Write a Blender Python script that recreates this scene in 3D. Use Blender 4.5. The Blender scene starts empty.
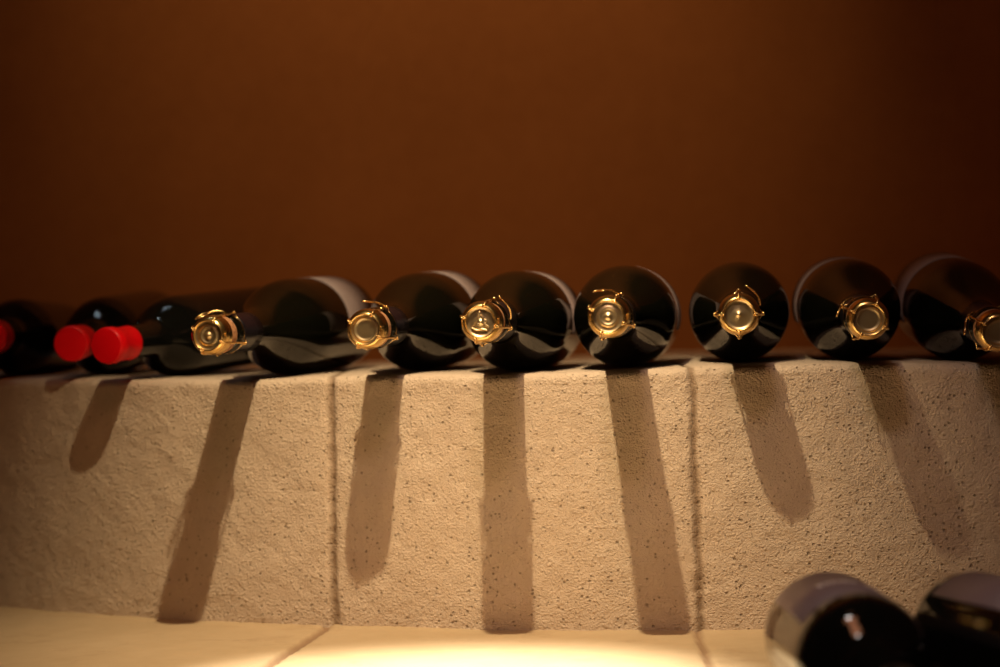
import bpy, math, random
import numpy as np
from mathutils import Vector, Matrix

S = bpy.context.scene
COL = S.collection
rnd = random.Random(7)
nrs = np.random.RandomState(3)

# ------------------------------------------------------------------ camera model (1000 x 667)
F = 2230.0
PITCH, ROLL, CAMH = math.radians(.758), 0.0244, 0.0515
fwd = Vector((0, math.cos(PITCH), -math.sin(PITCH)))
up0 = Vector((0, math.sin(PITCH), math.cos(PITCH)))
rx = Vector((1, 0, 0))
right = math.cos(ROLL) * rx - math.sin(ROLL) * up0
up = math.sin(ROLL) * rx + math.cos(ROLL) * up0
CAM = Vector((0, 0, CAMH))

def ray(u, v):
    return (fwd * F + right * (u - 500) + up * (333.5 - v)).normalized()
def at_depth(u, v, d):
    r = ray(u, v); return CAM + r * (d / r.y)
def on_z(u, v, z):
    r = ray(u, v); return CAM + r * ((z - CAM.z) / r.z)

# ------------------------------------------------------------------ place
CX, CY, RW = 0.3026, 2.9926, 1.2595          # plan circle of the curved bench wall
FLOOR_Z = -0.2090
EDGE = [(-1.2, -.0045), (-.44, -.0045), (-.32, -.005), (-.215, -.0070), (-.138, -.0040), (-.065, -.0036), (-.009, -.0052),
        (.078, -.0040), (.148, -.0008), (.2, -.0016), (.27, -.0012), (.39, -.005), (1, -.005)]
def ledge_z(x):
    xs, zs = zip(*EDGE)
    return float(np.interp(x, xs, zs))
def wall_y(x):
    return CY - math.sqrt(max(RW * RW - (x - CX) ** 2, 1e-6))

# ------------------------------------------------------------------ helpers
def tag(o, label=None, cat=None, group=None, kind=None):
    if label: o['label'] = label
    if cat: o['category'] = cat
    if group: o['group'] = group
    if kind: o['kind'] = kind
    return o
def mesh_obj(name, verts, faces, mat=None, parent=None, smooth=True):
    me = bpy.data.meshes.new(name)
    me.from_pydata([tuple(v) for v in verts], [], faces)
    me.update()
    if smooth: me.polygons.foreach_set('use_smooth', [True] * len(me.polygons))
    o = bpy.data.objects.new(name, me); COL.objects.link(o)
    if mat: me.materials.append(mat)
    if parent: o.parent = parent
    return o
def empty(name, M):
    o = bpy.data.objects.new(name, None); COL.objects.link(o)
    o.empty_display_size = .05; o.matrix_world = M
    return o
def copy_tree(o, parent=None):
    c = o.copy(); COL.objects.link(c)
    if parent: c.parent = parent
    for ch in list(o.children): copy_tree(ch, c)
    return c
def spline(pts, n=6):
    P = [Vector(p) for p in pts]; out = []
    for i in range(len(P) - 1):
        p0, p1, p2, p3 = P[max(i-1, 0)], P[i], P[i+1], P[min(i+2, len(P)-1)]
        for k in range(n):
            t = k / n
            out.append(.5*((2*p1) + (p2-p0)*t + (2*p0-5*p1+4*p2-p3)*t*t + (3*p1-p0-3*p2+p3)*t**3))
    out.append(P[-1]); return out

class MB:
    def __init__(self): self.v = []; self.f = []
    def lathe(self, prof, seg=64):
        """prof: list of (r, z); r == 0 closes"""
        base = len(self.v); rows = []
        for r, z in prof:
            if r < 1e-7:
                rows.append([len(self.v)]); self.v.append((0, 0, z))
            else:
                rows.append(list(range(len(self.v), len(self.v)+seg)))
                for i in range(seg):
                    a = 2*math.pi*i/seg; self.v.append((r*math.cos(a), r*math.sin(a), z))
        for A, B in zip(rows, rows[1:]):
            if len(A) == 1 and len(B) == 1: continue
            for i in range(seg):
                j = (i+1) % seg
                if len(A) == 1: self.f.append((A[0], B[j], B[i]))
                elif len(B) == 1: self.f.append((A[i], A[j], B[0]))
                else: self.f.append((A[i], A[j], B[j], B[i]))
        return self
    def tube(self, pts, r, seg=8, closed=False):
        P = [Vector(p) for p in pts]; n = len(P); rings = []
        ref = None
        for i, p in enumerate(P):
            if closed: t = P[(i+1) % n] - P[i-1]
            else: t = P[min(i+1, n-1)] - P[max(i-1, 0)]
            if t.length < 1e-9: t = Vector((0, 0, 1))
            t.normalize()
            if ref is None:
                ref = t.orthogonal()
            ref = (ref - t*ref.dot(t))
            if ref.length < 1e-6: ref = t.orthogonal()
            ref.normalize(); b = t.cross(ref)
            ring = []
            for k in range(seg):
                a = 2*math.pi*k/seg
                ring.append(len(self.v)); self.v.append(tuple(p + (ref*math.cos(a) + b*math.sin(a))*r))
            rings.append(ring)
        m = n if closed else n-1
        for i in range(m):
            A, B = rings[i], rings[(i+1) % n]
            for k in range(seg):
                j = (k+1) % seg; self.f.append((A[k], A[j], B[j], B[k]))
        if not closed:
            self.f.append(tuple(reversed(rings[0]))); self.f.append(tuple(rings[-1]))
        return self
    def box(self, c, s):
        b = len(self.v)
        for dx in (-1, 1):
            for dy in (-1, 1):
                for dz in (-1, 1): self.v.append((c[0]+dx*s[0]/2, c[1]+dy*s[1]/2, c[2]+dz*s[2]/2))
        for q in ((0,1,3,2),(4,6,7,5),(0,4,5,1),(2,3,7,6),(0,2,6,4),(1,5,7,3)): self.f.append(tuple(b+i for i in q))
        return self
    def shell(self, a0, a1, z0, z1, r, th, n=48, m=1):
        """a curved thin sheet on a cylinder about local Z, with its own thickness"""
        b = len(self.v); w = n+1; k = m+1
        for rr in (r, r+th):
            for j in range(k):
                z = z0+(z1-z0)*j/m
                for i in range(w):
                    a = a0+(a1-a0)*i/n; self.v.append((rr*math.cos(a), rr*math.sin(a), z))
        I = lambda l, j, i: b + l*w*k + j*w + i
        for j in range(m):
            for i in range(n):
                self.f.append((I(1,j,i), I(1,j,i+1), I(1,j+1,i+1), I(1,j+1,i)))
                self.f.append((I(0,j,i), I(0,j+1,i), I(0,j+1,i+1), I(0,j,i+1)))
            self.f.append((I(0,j,0), I(1,j,0), I(1,j+1,0), I(0,j+1,0)))
            self.f.append((I(0,j,n), I(0,j+1,n), I(1,j+1,n), I(1,j,n)))
        for i in range(n):
            self.f.append((I(0,0,i), I(0,0,i+1), I(1,0,i+1), I(1,0,i)))
            self.f.append((I(0,m,i), I(1,m,i), I(1,m,i+1), I(0,m,i+1)))
        return self
    def build(self, name, mat, parent=None, smooth=True):
        return mesh_obj(name, self.v, self.f, mat, parent, smooth)

# ------------------------------------------------------------------ materials
def nodes(name):
    m = bpy.data.materials.new(name); m.use_nodes = True
    nt = m.node_tree; return m, nt, nt.nodes['Principled BSDF']
def simple(name, col, rough=.5, metal=0, spec=.5, coat=0):
    m, nt, b = nodes(name)
    b.inputs['Base Color'].default_value = (*col, 1)
    b.inputs['Roughness'].default_value = rough
    b.inputs['Metallic'].default_value = metal
    b.inputs['Specular IOR Level'].default_value = spec
    b.inputs['Coat Weight'].default_value = coat
    return m, nt, b
def N(nt, t, **kw):
    n = nt.nodes.new(t)
    for k, v in kw.items():
        if k in n.inputs: n.inputs[k].default_value = v
        else: setattr(n, k, v)
    return n
def L(nt, a, b): nt.links.new(a, b)
def ramp(nt, src, p0, c0, p1, c1):
    r = N(nt, 'ShaderNodeValToRGB'); e = r.color_ramp.elements
    e[0].position, e[0].color = p0, (*c0, 1); e[1].position, e[1].color = p1, (*c1, 1)
    L(nt, src, r.inputs['Fac']); return r
def noise(nt, co, scale, detail=4, rough=.55):
    n = N(nt, 'ShaderNodeTexNoise', Scale=scale, Detail=detail, Roughness=rough)
    L(nt, co, n.inputs['Vector']); return n
def math_(nt, op, a, b=None, c=None):
    n = N(nt, 'ShaderNodeMath', operation=op)
    for i, x in enumerate((a, b, c)):
        if x is None: continue
        if isinstance(x, (int, float)): n.inputs[i].default_value = x
        else: L(nt, x, n.inputs[i])
    return n.outputs[0]

def plaster(name, c0, c1, pits=True, bump=1.0):
    m, nt, b = nodes(name)
    co = N(nt, 'ShaderNodeTexCoord').outputs['Object']
    big = noise(nt, co, 9, 5); fine = noise(nt, co, 850, 2, .6); mid = noise(nt, co, 60, 4)
    cr = ramp(nt, math_(nt, 'ADD', math_(nt, 'MULTIPLY', big.outputs[0], .6), math_(nt, 'MULTIPLY', mid.outputs[0], .4)), .3, c0, .7, c1)
    col = cr.outputs[0]
    h = math_(nt, 'ADD', math_(nt, 'MULTIPLY', fine.outputs[0], .0017), math_(nt, 'MULTIPLY', mid.outputs[0], .0010))
    if pits:
        gv = N(nt, 'ShaderNodeTexVoronoi', Scale=430.0); L(nt, co, gv.inputs['Vector'])
        gs = N(nt, 'ShaderNodeSeparateColor'); L(nt, gv.outputs['Color'], gs.inputs[0])
        grain = math_(nt, 'MULTIPLY', math_(nt, 'SUBTRACT', .62, gv.outputs['Distance']), math_(nt, 'POWER', gs.outputs[2], 1.5))
        h = math_(nt, 'ADD', h, math_(nt, 'MULTIPLY', grain, .0018))
        v = N(nt, 'ShaderNodeTexVoronoi', Scale=230.0); L(nt, co, v.inputs['Vector'])
        sep = N(nt, 'ShaderNodeSeparateColor'); L(nt, v.outputs['Color'], sep.inputs[0])
        patch = noise(nt, co, 22, 2)
        xyz = N(nt, 'ShaderNodeSeparateXYZ'); L(nt, co, xyz.inputs[0])
        mr = N(nt, 'ShaderNodeMapRange'); L(nt, xyz.outputs['Z'], mr.inputs[0])
        mr.inputs[1].default_value = 0; mr.inputs[2].default_value = -.2
        mr.inputs[3].default_value = .42; mr.inputs[4].default_value = 1.0
        th = math_(nt, 'MULTIPLY', math_(nt, 'MULTIPLY', patch.outputs[0], mr.outputs[0]), 1.6)
        chosen = math_(nt, 'LESS_THAN', sep.outputs[0], th)
        rad = math_(nt, 'MULTIPLY_ADD', sep.outputs[1], .20, .10)
        d = math_(nt, 'DIVIDE', v.outputs['Distance'], rad)
        pm = N(nt, 'ShaderNodeMapRange', interpolation_type='SMOOTHSTEP'); L(nt, d, pm.inputs[0])
        pm.inputs[1].default_value = .45; pm.inputs[2].default_value = 1.1
        pm.inputs[3].default_value = 1; pm.inputs[4].default_value = 0
        pit = math_(nt, 'MULTIPLY', pm.outputs[0], chosen)
        h = math_(nt, 'SUBTRACT', h, math_(nt, 'MULTIPLY', pit, .0020))
        dm = N(nt, 'ShaderNodeMix', data_type='RGBA'); L(nt, math_(nt, 'MULTIPLY', pit, .6), dm.inputs[0]); L(nt, col, dm.inputs[6])
        dm.inputs[7].default_value = (.22, .15, .09, 1); col = dm.outputs[2]
    bp = N(nt, 'ShaderNodeBump', Strength=bump, Distance=1.0); L(nt, h, bp.inputs['Height'])
    L(nt, bp.outputs[0], b.inputs['Normal']); L(nt, col, b.inputs['Base Color'])
    b.inputs['Roughness'].default_value = .92; b.inputs['Specular IOR Level'].default_value = .2
    return m, nt, b

M = {}
M['stone'], _nt, _b = plaster('pitted_cream_stone', (.56, .42, .30), (.67, .52, .385))
# mortar joints: their own darker, sandier colour
def mortar_mix(nt, b, col):
    at = N(nt, 'ShaderNodeAttribute'); at.attribute_name = 'joint'
    mx = N(nt, 'ShaderNodeMix', data_type='RGBA')
    src = b.inputs['Base Color'].links[0].from_socket
    L(nt, at.outputs['Fac'], mx.inputs[0]); L(nt, src, mx.inputs[6]); mx.inputs[7].default_value = (*col, 1)
    L(nt, mx.outputs[2], b.inputs['Base Color'])
mortar_mix(_nt, _b, (.27, .18, .11))
M['slab'], _nt, _b = plaster('smooth_cream_slab', (.39, .275, .155), (.45, .325, .195), pits=False, bump=.35)
_co = N(_nt, 'ShaderNodeTexCoord').outputs['Object']
_st = ramp(_nt, noise(_nt, _co, 14, 6, .7).outputs[0], .56, (0, 0, 0), .72, (1, 1, 1))
_mx = N(_nt, 'ShaderNodeMix', data_type='RGBA'); L(_nt, math_(_nt, 'MULTIPLY', _st.outputs[0], .55), _mx.inputs[0])
L(_nt, _b.inputs['Base Color'].links[0].from_socket, _mx.inputs[6]); _mx.inputs[7].default_value = (.27, .17, .09, 1)
L(_nt, _mx.outputs[2], _b.inputs['Base Color'])
mortar_mix(_nt, _b, (.26, .16, .09))
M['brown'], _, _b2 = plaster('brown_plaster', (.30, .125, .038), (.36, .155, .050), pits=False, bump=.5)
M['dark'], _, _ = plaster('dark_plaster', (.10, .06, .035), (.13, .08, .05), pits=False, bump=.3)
M['ceil'], _, _ = plaster('ceiling_plaster', (.21, .16, .085), (.25, .19, .105), pits=False, bump=.3)
M['glass'], _, _b = simple('dark_green_glass', (.0035, .0035, .0018), .045, 0, .5)
M['glass_wine'], _, _ = simple('dark_wine_glass', (.005, .005, .004), .05, 0, .3)
M['gold'], _nt, _b = simple('gold_metal', (.96, .68, .27), .22, 1)
M['wire'], _, _ = simple('gold_wire', (.95, .64, .26), .26, 1)
M['bronze'], _, _ = simple('brass_disc', (.74, .56, .31), .38, 1)
M['cork'], _nt, _b = simple('cork', (.60, .33, .16), .6)
_co = N(_nt, 'ShaderNodeTexCoord').outputs['Object']
L(_nt, ramp(_nt, noise(_nt, _co, 420, 3).outputs[0], .35, (.22, .09, .04), .6, (.50, .24, .11)).outputs[0], _b.inputs['Base Color'])
M['foil'], _, _ = simple('black_foil', (.006, .005, .009), .28, 0, .5)
M['label'], _nt, _b = simple('pale_label', (.33,.25,.225), .55)
_co = N(_nt, 'ShaderNodeTexCoord').outputs['Object']
L(_nt, ramp(_nt, noise(_nt, _co, 60, 3).outputs[0], .3, (.25, .18, .165), .7, (.30, .22, .205)).outputs[0], _b.inputs['Base Color'])
M['label_grey'], _, _ = simple('mauve_grey_label', (.25, .185, .19), .5)
M['letter'], _, _ = simple('white_print', (.9, .84, .80), .4)
M['red'], _nt, _b = simple('red_capsule', (.66, .001, .005), .42, 0, .3, 0)

# ------------------------------------------------------------------ structure
def grid_obj(name, P, mat, attr=None):
    """P: (rows, cols, 3) array -> mesh"""
    R_, C_ = P.shape[:2]
    me = bpy.data.meshes.new(name)
    idx = np.arange(R_*C_).reshape(R_, C_)
    q = np.stack([idx[:-1, :-1], idx[:-1, 1:], idx[1:, 1:], idx[1:, :-1]], -1).reshape(-1, 4)
    me.vertices.add(R_*C_); me.vertices.foreach_set('co', P.reshape(-1).astype(np.float32))
    me.loops.add(q.size); me.loops.foreach_set('vertex_index', q.reshape(-1).astype(np.int32))
    me.polygons.add(len(q)); me.polygons.foreach_set('loop_start', np.arange(0, q.size, 4, dtype=np.int32))
    me.polygons.foreach_set('loop_total', np.full(len(q), 4, dtype=np.int32))
    me.update(calc_edges=True)
    me.polygons.foreach_set('use_smooth', np.ones(len(q), dtype=bool))
    if attr is not None:
        a = me.attributes.new('joint', 'FLOAT', 'POINT'); a.data.foreach_set('value', attr.reshape(-1).astype(np.float32))
    me.materials.append(mat); me.validate()
    o = bpy.data.objects.new(name, me); COL.objects.link(o)
    tag(o, kind='structure'); return o

def smooth_noise1(x, step, amp, seed):
    r = np.random.RandomState(seed); k = r.uniform(-1, 1, 4000)
    g = (x + 10) / step; i = np.floor(g).astype(int); f = g - i; f = f*f*(3-2*f)
    return amp * (k[i % 4000]*(1-f) + k[(i+1) % 4000]*f)
def smooth_noise2(x, y, step, amp, seed):
    r = np.random.RandomState(seed); k = r.uniform(-1, 1, (512, 512))
    gx, gy = (x+10)/step, (y+10)/step
    ix, iy = np.floor(gx).astype(int), np.floor(gy).astype(int); fx, fy = gx-ix, gy-iy
    fx = fx*fx*(3-2*fx); fy = fy*fy*(3-2*fy)
    K = lambda a, b: k[a % 512, b % 512]
    return amp*((K(ix,iy)*(1-fx)+K(ix+1,iy)*fx)*(1-fy) + (K(ix,iy+1)*(1-fx)+K(ix+1,iy+1)*fx)*fy)

BACK_Y = 2.32
def make_bench():
    ths = np.arange(-1.03, .80, .0011)
    # profile: (inset along normal, drop from ledge height)
    rr = .007
    prof = []
    for t in np.linspace(0, 1, 60)[:-1]: prof.append((-1 - (1-t), 0))           # placeholder rows, top (blend to back)
    top_n = len(prof)
    for a in np.linspace(0, math.pi/2, 9): prof.append((rr - rr*math.sin(a), -rr + rr*math.cos(a)))
    zs = np.arange(-rr-.0014, FLOOR_Z-.006, -.0014)
    for z in zs: prof.append((0.0, z))
    n_r = len(prof); P = np.zeros((n_r, len(ths), 3)); J = np.zeros((n_r, len(ths)))
    ct, st = np.cos(ths), np.sin(ths)
    fx = CX + RW*st
    lz = np.array([ledge_z(x) for x in fx])
    lz = np.convolve(np.pad(lz, 30, 'edge'), np.ones(61)/61, 'valid')
    lz = lz + smooth_noise1(fx, .03, .0006, 5) + smooth_noise1(fx, .008, .0003, 6)
    jx = [-.1392, .1490]
    for i, (ins, dz) in enumerate(prof):
        if i < top_n:
            t = i/top_n
            ex, ey = CX + (RW-rr)*st, CY - (RW-rr)*ct
            x = ex; y = BACK_Y + .03 + (np.minimum(ey, BACK_Y) - BACK_Y - .03)*(t**.55); z = lz.copy()
            jit = 0*ths
        else:
            wob = smooth_noise2(fx, np.full_like(fx, dz), .02, .0007, 11) + smooth_noise2(fx, np.full_like(fx, dz), .006, .00035, 12)
            off = ins - wob*(1 if dz < -rr else .6)
            x = CX + (RW-off)*st; y = CY - (RW-off)*ct
            z = lz + dz if dz > -.03 else np.interp(dz, [FLOOR_Z-.006, -.03], [0, 1])*lz + dz
        depth = np.zeros_like(ths)
        for k, j0 in enumerate(jx):
            zz = min(dz, 0)
            jj = j0 + (.0022*k - .0006)*(zz/-.2)*2 + smooth_noise1(np.array([zz]), .02, .0009, 40+k)[0]
            w = .0032 + smooth_noise1(np.array([zz]), .012, .0009, 50+k)[0]
            g = np.exp(-((x-jj)/w)**2)
            depth = np.maximum(depth, g)
        if i < top_n: z = z - depth*.002*(i/top_n)
        else:
            dn = depth*(.0040+smooth_noise2(x, np.full_like(x, dz), .004, .0012, 60)*depth)
            x = x - dn*st; y = y + dn*ct; z = z - depth*.001*(dz > -rr)
        P[i, :, 0], P[i, :, 1], P[i, :, 2] = x, y, z
        J[i] = np.clip(depth*1.1-.15, 0, 1)
    return grid_obj('wall_front', P, M['stone'], J)
bench = make_bench()

def make_slab():
    xs = np.arange(-.95, .95, .003); ys = np.arange(1.33, 2.4, .003)
    X, Y = np.meshgrid(xs, ys); Z = np.full_like(X, FLOOR_Z)
    Z += smooth_noise2(X, Y, .09, .0009, 71) + smooth_noise2(X, Y, .02, .00035, 72)
    J = np.zeros_like(X)
    for (a, b, w) in (((328, 627), (266, 667), .0042), ((697, 631), (710, 667), .0034)):
        A, B = on_z(*a, FLOOR_Z), on_z(*b, FLOOR_Z); d = (B-A).normalized()
        dist = np.abs((X-A.x)*d.y - (Y-A.y)*d.x) + smooth_noise2(X, Y, .012, .0008, 75)
        g = np.clip(1.35-np.abs(dist)/w, 0, 1); g = g*g*(3-2*g)
        J = np.maximum(J, g)
    # sand fillet where slab meets the wall
    wy = CY - np.sqrt(np.maximum(RW**2 - (X-CX)**2, 1e-4))
    dw = wy - Y
    Z -= J*.0022
    Z += np.where(dw < .01, .0022*np.exp(-np.maximum(dw, 0)/.004), 0)
    P = np.stack([X, Y, Z], -1)
    # front nosing going down to the room floor
    fr = P[0].copy(); rows = []
    for dz, dy in ((-.004, -.004), (-.012, -.006), (-.06, -.006), (-.3, -.006), (-.52, -.006)):
        r_ = fr.copy(); r_[:, 2] = FLOOR_Z+dz; r_[:, 1] += dy; rows.insert(0, r_)
    P = np.concatenate([np.stack(rows), P]); J = np.concatenate([np.zeros((5, J.shape[1])), J])
    return grid_obj('floor', P, M['slab'], J)
make_slab()

def panel(name, pts, th, mat):
    """flat wall slab: polygon pts (4 corners) extruded along its normal by th"""
    p = [Vector(q) for q in pts]; n = (p[1]-p[0]).cross(p[3]-p[0]).normalized()*th
    v = p + [q+n for q in p]
    f = [(3,2,1,0), (4,5,6,7), (0,1,5,4), (1,2,6,5), (2,3,7,6), (3,0,4,7)]
    o = mesh_obj(name, v, f, mat, None, False); tag(o, kind='structure'); return o
ZT, ZB = 1.45, -.75
cx_ = at_depth(941, 60, BACK_Y).x
panel('wall_back', [(-1.6, BACK_Y, -.3), (cx_, BACK_Y, -.3), (cx_, BACK_Y, ZT), (-1.6, BACK_Y, ZT)], -.1, M['brown'])
e2 = Vector((cx_+.34, BACK_Y-.36, 0))
panel('wall_right', [(cx_, BACK_Y, -.3), (e2.x, e2.y, -.3), (e2.x, e2.y, ZT), (cx_, BACK_Y, ZT)], -.1, M['brown'])
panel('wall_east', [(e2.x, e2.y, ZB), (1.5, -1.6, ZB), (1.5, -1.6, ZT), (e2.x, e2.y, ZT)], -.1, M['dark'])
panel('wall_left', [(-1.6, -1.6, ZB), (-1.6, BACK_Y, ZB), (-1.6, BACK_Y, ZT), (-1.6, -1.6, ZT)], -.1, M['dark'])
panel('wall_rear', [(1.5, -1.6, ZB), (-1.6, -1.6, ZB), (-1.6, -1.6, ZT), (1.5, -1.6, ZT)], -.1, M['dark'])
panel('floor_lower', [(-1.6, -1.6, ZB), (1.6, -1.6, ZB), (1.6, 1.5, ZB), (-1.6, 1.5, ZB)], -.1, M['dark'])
panel('ceiling', [(-1.7, -1.7, ZT), (-1.7, 2.45, ZT), (1.6, 2.45, ZT), (1.6, -1.7, ZT)], -.1, M['ceil'])

# ------------------------------------------------------------------ sparkling wine bottle
BL, BR = .31, .0418
D = BL - .29
def bottle_profile():
    sh = spline([(BR, .124, 0), (.0407, .138, 0), (.0374, .153, 0), (.0310, .169, 0), (.0248, .184, 0), (.0198, .198, 0),
                 (.0170, .211, 0), (.0156, .226, 0), (.0149, .245, 0), (.0147, .263, 0)], 5)
    p = [(0, .022), (.012, .019), (.025, .008), (.032, .001), (.0352, 0), (.0395, .0015), (.0412, .005), (BR, .010), (BR, .03), (BR, .06), (BR, .09)]
    p += [(q.x, q.y) for q in sh]
    p += [(r, z+D) for r, z in ((.0146, .2475), (.0150, .2490), (.0159, .2502), (.0162, .2535), (.0159, .2570), (.0150, .2582), (.0148, .2600), (.0120, .2606), (0, .2606))]
    return p
def cap_profile(kind):
    outer = [(.0112, BL-.0016), (.0116, BL-.0006), (.0121, BL), (.0128, BL-.0003), (.0135, BL-.0012), (.0140, BL-.0022),
             (.0147, BL-.0030), (.0151, BL-.0044), (.0151, BL-.0062), (.0156, BL-.0070), (.0158, BL-.0082), (.0156, BL-.0096), (.0153, BL-.0104), (.0158, BL-.0116), (.0159, BL-.0130), (.0156, BL-.0140), (.0150, BL-.0136)]
    return outer
def disc_profile(kind):
    if kind == 0:    # concentric rings and a boss
        q = [(0, -.0002), (.0013, -.0004), (.0024, -.0016), (.0040, -.0022), (.0056, -.0014), (.0066, -.0010), (.0077, -.0018), (.0096, -.0024), (.0113, -.0016)]
    elif kind == 1:  # flat sunk disc
        q = [(0, -.0022), (.0060, -.0022), (.0078, -.0023), (.0086, -.0014), (.0093, -.0016), (.0100, -.0022), (.0113, -.0016)]
    else:            # shallow cone with a small point
        q = [(0, -.0004), (.0009, -.0006), (.0018, -.0016), (.0034, -.0019), (.0068, -.0026), (.0092, -.0028), (.0106, -.0024), (.0113, -.0016)]
    return [(r, BL+z) for r, z in q]
def cork_profile():
    q = spline([(.0118, .2604+D, 0), (.0140, .2622+D, 0), (.0152, .2660+D, 0), (.0155, .2710+D, 0), (.0154, .2760+D, 0), (.0150, .2805+D, 0), (.0144, .2830+D, 0), (.0128, .2848+D, 0)], 3)
    return [(0, .2604+D)] + [(p.x, p.y) for p in q] + [(0, .2850+D)]

WR = .00062
def cage_mb():
    m = MB()
    # ring on top of the metal disc, little square waves where the wires cross it
    top = []
    for i in range(96):
        a = 2*math.pi*i/96; d = min(abs((a - math.pi/4 - k*math.pi/2 + math.pi) % (2*math.pi) - math.pi) for k in range(4))
        r = .0120 + .0016*math.exp(-(d/.10)**2)
        top.append((r*math.cos(a), r*math.sin(a), BL+.0003 - .0007*math.exp(-(d/.10)**2)))
    m.tube(top, WR, 8, True)
    ring = []
    for i in range(96):
        a = 2*math.pi*i/96; d = min(abs((a - math.pi/4 - k*math.pi/2 + math.pi) % (2*math.pi) - math.pi) for k in range(4))
        r = .0157 + .0026*math.exp(-(d/.13)**2)
        ring.append((r*math.cos(a), r*math.sin(a), .2525 + D + .0012*math.cos(4*a)))
    m.tube(ring, WR, 8, True)
    for k in range(4):
        a = math.pi/4 + k*math.pi/2
        er = Vector((math.cos(a), math.sin(a), 0)); et = Vector((-er.y, er.x, 0))
        path = [er*.0112 + Vector((0,0,BL+.0010)), er*.0128 + Vector((0,0,BL+.0006)), er*.0152 + Vector((0,0,BL-.0018)), er*.0164 + Vector((0,0,BL-.0070)), er*.0166 + Vector((0,0,BL-.0125)),
                er*.0165 + Vector((0,0,.275+D)), er*.0168 + Vector((0,0,.267+D)), er*.0173 + Vector((0,0,.260+D)), er*.0181 + Vector((0,0,.2532+D)), er*.0189 + Vector((0,0,.2522+D))]
        sp = spline(path, 5)
        # each leg is two wires twisted round one another
        for ph in (0, math.pi):
            tw = []
            for i, p in enumerate(sp):
                b = ph + i*.9
                nrm = er if i > 12 else Vector((0, 0, 1))
                tw.append(p + et*(.00048*math.cos(b)) + nrm*(.00048*math.sin(b)))
            m.tube(tw, WR*.85, 6)
        # small knot where the leg grips each ring
        for c, rr in ((er*.0125 + Vector((0,0,BL+.0007)), .0011), (er*.0185 + Vector((0,0,.2524+D)), .0013)):
            kn = [c + (et*math.cos(t) + (er*.35 + Vector((0,0,.9)))*math.sin(t))*rr for t in np.linspace(0, 2*math.pi, 11)[:-1]]
            m.tube(kn, WR*.9, 6, True)
    return m
def key_mb():
    """twisted closing loop of the wire, folded up along the side of the cork"""
    m = MB()
    a0 = 0.0
    pts = []
    for t in np.linspace(0, 1, 15):            # twisted stem leaving the lower ring along the circumference
        a = a0 - .10 + .62*t; r = .0172 + .0030*math.sin(t*math.pi*.5)
        pts.append(Vector((r*math.cos(a), r*math.sin(a), (.2525+D) + .008*t)))
    for ph in (0, math.pi):
        m.tube([p + Vector((math.cos(ph+i*1.1), math.sin(ph+i*1.1), .4*math.sin(ph+i*1.1)))*.0005 for i, p in enumerate(pts)], WR*.85, 6)
    e = pts[-1]; a = a0+.52
    er = Vector((math.cos(a), math.sin(a), 0)); et = Vector((-er.y, er.x, 0))
    loop = []
    for t in np.linspace(0, 2*math.pi, 33)[:-1]:
        w = .0032*math.sin(t); l = .0105*(1-math.cos(t))/2
        loop.append(e + et*(w + l*.55) + Vector((0,0,1))*l*.85 + er*(.0012*math.sin(t/2)))
    m.tube(loop, WR, 8, True)
    return m

_bp, _cork = bottle_profile(), cork_profile()
proto_data = {}
def champagne(M4, cage_rot, disc, label_kind='pale', label=None, group=None, label_arc=(-.3, math.pi+.3), label_z=(.022, .088), emblem=False):
    root = empty('sparkling_wine_bottle', M4)
    tag(root, label, 'bottle', group)
    def part(name, maker, mat, parent):
        key = name + str(mat.name)
        if key not in proto_data:
            proto_data[key] = maker().build(name, mat, parent); return proto_data[key]
        o = proto_data[key].copy(); COL.objects.link(o); o.parent = parent; return o
    part('glass_body', lambda: MB().lathe(_bp, 96), M['glass'], root)
    part('neck_foil', lambda: MB().lathe([(.0153, .2295), (.0158, .2296), (.0154, .2450), (.0151, .2640), (.0151, .2680), (.0147, .2678)], 64), M['foil'], root)
    part('cork', lambda: MB().lathe(_cork, 64), M['cork'], root)
    cap = part('metal_cap', lambda: MB().lathe(cap_profile(0), 72), M['gold'], root); cap['label'] = 'gold metal cap on the cork'
    d = MB().lathe(disc_profile(disc), 64).build('cap_disc', M['bronze'], cap)
    if emblem:                                   # small raised crest stamped into the disc
        e = MB(); zt = BL - .0019
        e.tube(spline([(-.0042, -.0020, zt), (-.0022, .0012, zt), (-.0004, .0040, zt), (.0012, .0022, zt), (.0018, -.0006, zt), (.0046, -.0030, zt)], 5), .0007, 8)
        e.tube(spline([(-.0050, -.0032, zt), (-.0022, -.0046, zt), (.0010, -.0040, zt), (.0036, -.0048, zt)], 5), .0006, 8)
        for (x, y, r) in ((-.0006, .0048, .0014), (.0026, .0006, .0012), (-.0014, -.0012, .0009)):
            e.tube([(x+r*.5*math.cos(t), y+r*.5*math.sin(t), zt) for t in np.linspace(0, 2*math.pi, 13)[:-1]], r*.55, 8, True)
        e.v = [(x*1.35, y*1.35, zt + (z-zt)*.9) for x, y, z in e.v]
        e.build('stamped_crest', M['bronze'], cap)
    cage = part('wire_cage', cage_mb, M['wire'], root)
    key = part('twisted_wire_loop', key_mb, M['wire'], cage)
    cage.rotation_euler = (0, 0, cage_rot[0]); key.rotation_euler = (0, 0, cage_rot[1])
    lm = M['label'] if label_kind == 'pale' else M['label_grey']
    lb = MB().shell(label_arc[0], label_arc[1], label_z[0], label_z[1], BR+.00005, .00025, 64).build('paper_label', lm, root)
    lb['label'] = 'pale pinkish paper label' if label_kind == 'pale' else 'mauve grey paper label'
    return root, lb, d

def frame(base, axis, updir=Vector((0, 0, 1))):
    """matrix whose local Z is the bottle axis (base to mouth) and local Y points up"""
    z = axis.normalized(); y = (updir - z*updir.dot(z)).normalized(); x = y.cross(z)
    m = Matrix((x, y, z)).transposed().to_4x4(); m.translation = base; return m

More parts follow.
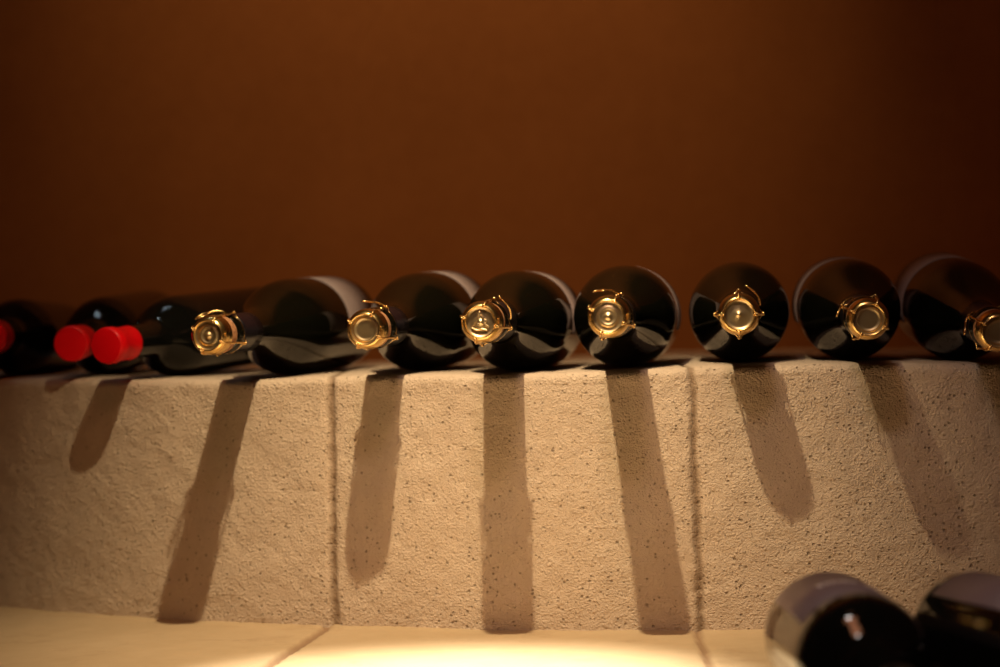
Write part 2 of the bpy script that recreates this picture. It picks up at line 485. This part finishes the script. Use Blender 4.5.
def solve(cap_uv, overhang, body_u, Lb, r, length):
    """cap end seen at cap_uv, overhanging the wall by `overhang`; body at Lb behind the cap seen at column body_u, resting on the ledge"""
    d = 1.7
    for _ in range(30):
        p = at_depth(*cap_uv, d); 
        th = math.asin(max(-1, min(1, (p.x-CX)/RW)))
        d += (wall_y(p.x) - overhang - p.y)
    cap = at_depth(*cap_uv, d)
    best = None
    for k in range(-700, 701):
        yaw = k*.001
        b = cap + Vector((math.sin(yaw)*Lb, math.cos(yaw)*Lb, 0))
        b.z = ledge_z(b.x) + r
        q = b - CAM; u = 500 + F*q.dot(right)/q.dot(fwd)
        e = abs(u-body_u)
        if best is None or e < best[0]: best = (e, yaw, b)
    _, yaw, b = best
    axis = (cap - b).normalized()
    base = cap - axis*length
    return frame(base, axis), cap, axis, yaw

SPEC = [  # cap px, overhang, body px column, cage rotation, key rotation, disc kind
    ((207.5, 335.5), .102, 292, .35, 1.35, 0),
    ((364.5, 329.5), .084, 421, .30, .75, 1),
    ((480, 322), .108, 518.5, .50, -.3, 2),
    ((608, 316.5), .108, 625, .36, .95, 0),
    ((739, 314.5), .064, 739, .78, -.3, 2),
    ((869, 319.5), .068, 849, .30, 1.9, 1),
    ((999, 332), .070, 958, .25, 2.2, 1),
]
LBL = [
    'dark champagne bottle with leftmost gold cap, lying beside the red-capped bottles',
    'dark champagne bottle with second gold cap from left, just right of the left wall joint',
    'dark champagne bottle with third and brightest gold cap from left, above a straight vertical shadow',
    'dark champagne bottle with fourth gold cap from left, just left of the right wall joint',
    'dark champagne bottle with gold cap centred in its body, just right of right wall joint',
    'dark champagne bottle second from right end of the ledge, gold cap with dull brown disc',
    'dark champagne bottle at right end of the ledge, gold cap cut by the picture edge',
]
ROW = 'bottles lying in a row on the stone ledge'
caps = []
for (uv, ov, bu, cr, kr, dk), lab in zip(SPEC, LBL):
    m4, cap, axis, yaw = solve(uv, ov, bu, .190, BR, BL)
    print('bottle', uv, 'cap', [round(c, 4) for c in cap], 'yaw', round(math.degrees(yaw), 1), 'tilt', round(math.degrees(math.asin(axis.z)), 1), 'base', [round(c, 3) for c in m4.translation])
    champagne(m4, (cr, kr), dk, 'pale', lab, ROW, emblem=(uv[0] == 480))
    caps.append((m4.translation.copy(), axis))
for (b0, a0), (b1, a1) in zip(caps, caps[1:]):
    print('gap', [round(((b1+a1*t) - (b0+a0*t)).cross(a0).length - 2*BR, 4) for t in (0, .12)])

# ------------------------------------------------------------------ red capsule wine bottles
WL, WRAD = .300, .036
def wine_profile():
    sh = spline([(WRAD, .178, 0), (.0350, .190, 0), (.0310, .203, 0), (.0235, .214, 0), (.0175, .222, 0), (.0150, .232, 0), (.0140, .250, 0), (.0136, .285, 0)], 5)
    return [(0, .026), (.014, .022), (.025, .008), (.031, 0), (.0340, .001), (.0356, .005), (WRAD, .010), (WRAD, .06), (WRAD, .12)] + \
        [(q.x, q.y) for q in sh] + [(.0138, .287), (.0146, .289), (.0146, .295), (.0136, .2985), (0, .2985)]
def capsule_profile():
    e = WL
    return [(.0140, e-.036), (.0146, e-.0362), (.0147, e-.034), (.0143, e-.030), (.0143, e-.0135), (.0150, e-.0125), (.0155, e-.0110), (.0156, e-.0040),
            (.0150, e-.0014), (.0138, e-.0003), (.0128, e-.0006), (.0118, e-.0004), (.006, e-.0002), (0, e)]
wine_proto = None
WINE = [((-12, 336), .012, 20, 'dark wine bottle whose red capsule is cut off by the left picture edge'),
        ((70.5, 344), .010, 106, 'dark wine bottle with the left capsule of the two red ones side by side'),
        ((105.5, 346), .042, 179, 'dark wine bottle with the right capsule of the two red ones, nearest the gold cages')]
for uv, ov, bu, lab in WINE:
    m4, cap, axis, yaw = solve(uv, ov, bu, .122, WRAD, WL)
    print('wine', uv, [round(c, 4) for c in cap], 'yaw', round(math.degrees(yaw), 1), 'tilt', round(math.degrees(math.asin(axis.z)), 1), 'base', [round(c, 3) for c in m4.translation])
    if wine_proto is None:
        root = empty('wine_bottle', m4)
        MB().lathe(wine_profile(), 96).build('glass_body', M['glass_wine'], root)
        cp = MB().lathe(capsule_profile(), 72).build('capsule', M['red'], root); cp['label'] = 'bright red capsule'
        wine_proto = root
    else:
        root = copy_tree(wine_proto); root.matrix_world = m4
    tag(root, lab, 'bottle', ROW)

# ------------------------------------------------------------------ two bottles on the lower slab
def floor_profile():
    sh = spline([(.0410, .124, 0), (.0403, .130, 0), (.0380, .1370, 0), (.0330, .1428, 0), (.0262, .1478, 0), (.0205, .1525, 0), (.0172, .159, 0), (.0156, .172, 0), (.0149, .20, 0), (.0142, .27, 0)], 5)
    return [(0, .024), (.014, .02), (.026, .008), (.034, 0), (.0375, .001), (.0400, .005), (.0410, .010), (.0410, .06), (.0410, .1)] + [(q.x, q.y) for q in sh] + \
        [(.0142, .284), (.0151, .286), (.0151, .293), (.0140, .296), (0, .296)]
def floor_bottle(base_uv, yaw, lab, arc, letters, zspan):
    FR = .0410
    base = on_z(*base_uv, FLOOR_Z + FR + .0012)
    axis = Vector((math.sin(yaw), -math.cos(yaw), 0))
    root = empty('wine_bottle', frame(base, axis))
    tag(root, lab, 'bottle', 'bottles lying on the lower slab')
    MB().lathe(floor_profile(), 96).build('glass_body', M['glass_wine'], root)
    MB().lathe([(.0150, .222), (.0153, .2225), (.0147, .25), (.0146, .284), (.0155, .2855), (.0155, .293), (.0144, .2965), (0, .2966)], 64).build('capsule', M['foil'], root)
    lb = MB().shell(arc[0], arc[1], zspan[0], zspan[1], FR+.00005, .00025, 64).build('paper_label', M['label_grey'], root)
    lb['label'] = 'mauve grey paper label'
    t = MB()
    for a, w, h, dz in letters:
        t.shell(a-w/2, a+w/2, dz-h/2, dz+h/2, FR+.0003, .00012, 4)
    lt = t.build('printed_lettering', M['letter'], lb); lt['label'] = 'pale blurred lettering'
    print('floor bottle', [round(c, 3) for c in base])
    return root
up_a = math.pi/2
# local x is to the picture's left or right: seen from the mouth, angles grow counter-clockwise
LET_A = []
LET_B = []
a = up_a + .34
for i in range(9):
    if i == 6: a -= .11
    w = (.085, .07, .075, .06, .08, .07, .075, .06, .07)[i]
    h = (.0110, .0085, .009, .0085, .009, .0085, .0085, .0085, .008)[i]
    LET_A.append((a, w, h, .062)); LET_B.append((a-.25, w, h, .062))
    a -= w + .03
floor_bottle((825, 633), .035, 'blurred dark wine bottle lying on the lower slab, nearer the middle of the picture', (up_a-1.25, up_a+.98), LET_A, (.012, .116))
floor_bottle((962, 634), .33, 'blurred dark wine bottle lying on the lower slab in the bottom right corner', (up_a-1.5, up_a+.80), LET_B, (.014, .112))

# ------------------------------------------------------------------ light
def aim(o, tgt):
    o.rotation_euler = (Vector(tgt) - o.location).to_track_quat('-Z', 'Y').to_euler()
def spot(name, loc, tgt, watts, ang, blend, col, rad):
    d = bpy.data.lights.new(name, 'SPOT'); d.energy = watts; d.spot_size = math.radians(ang); d.spot_blend = blend
    d.color = col; d.shadow_soft_size = rad
    o = bpy.data.objects.new(name, d); COL.objects.link(o); o.location = loc; aim(o, tgt); return o
spot('ledge_spot', (-.064, 1.335, .86), (-.055, 1.74, -.075), 60, 49, 1.0, (1.0, .81, .50), .008)
spot('ledge_fill_spot', (-.05, 1.18, 1.05), (-.06, 1.66, -.15), 15, 34, 1.0, (1.0, .50, .25), .13)  # added fill standing in for slab bounce inside the neck shadows
spot('slab_spot', (-.062, 1.325, .87), (-.045, 1.49, -.21), 300, 26, 1.0, (1.0, .96, .82), .008)
spot('back_wash', (.0, 1.62, 1.15), (-.04, BACK_Y, .40), 19, 54, 1.0, (1.0, .57, .26), .02)
spot('small_downlight', (-.04, .86, .95), (.2, 1.35, -.2), 9, 60, .5, (1.0, .92, .85), .06)
spot('cool_downlight', (-.58, 2.16, 1.2), (-.42, 2.03, .05), 1.0, 30, .5, (.8, .9, 1.0), .015)
spot('second_cool_downlight', (-.42, 2.1, 1.3), (-.36, 2.0, .05), .8, 30, .5, (.8, .9, 1.0), .015)
d = bpy.data.lights.new('room_fill_light', 'AREA'); d.shape = 'DISK'; d.size = .5; d.energy = 5; d.color = (1.0, .38, .18)  # added warm fill to lift the shadows, not a fixture of the room
o = bpy.data.objects.new('room_fill_light', d); COL.objects.link(o); o.location = (-.1, .55, 1.42); aim(o, (0, 1.7, -.1))

w = bpy.data.worlds.new('World'); S.world = w; w.use_nodes = True
w.node_tree.nodes['Background'].inputs[0].default_value = (.02, .011, .006, 1)
w.node_tree.nodes['Background'].inputs[1].default_value = 1

# ------------------------------------------------------------------ camera
cd = bpy.data.cameras.new('camera'); cam = bpy.data.objects.new('camera', cd); COL.objects.link(cam)
cd.sensor_width = 36; cd.lens = F*36/1000; cd.clip_start = .05
mm = Matrix((right, up, -fwd)).transposed().to_4x4(); mm.translation = CAM; cam.matrix_world = mm
cd.dof.use_dof = True; cd.dof.focus_distance = 1.71; cd.dof.aperture_fstop = .0803/.022
S.camera = cam
S.view_settings.view_transform = 'Standard'; S.view_settings.look = 'None'
S.view_settings.exposure = 0; S.view_settings.gamma = 1; S.view_settings.use_curve_mapping = False
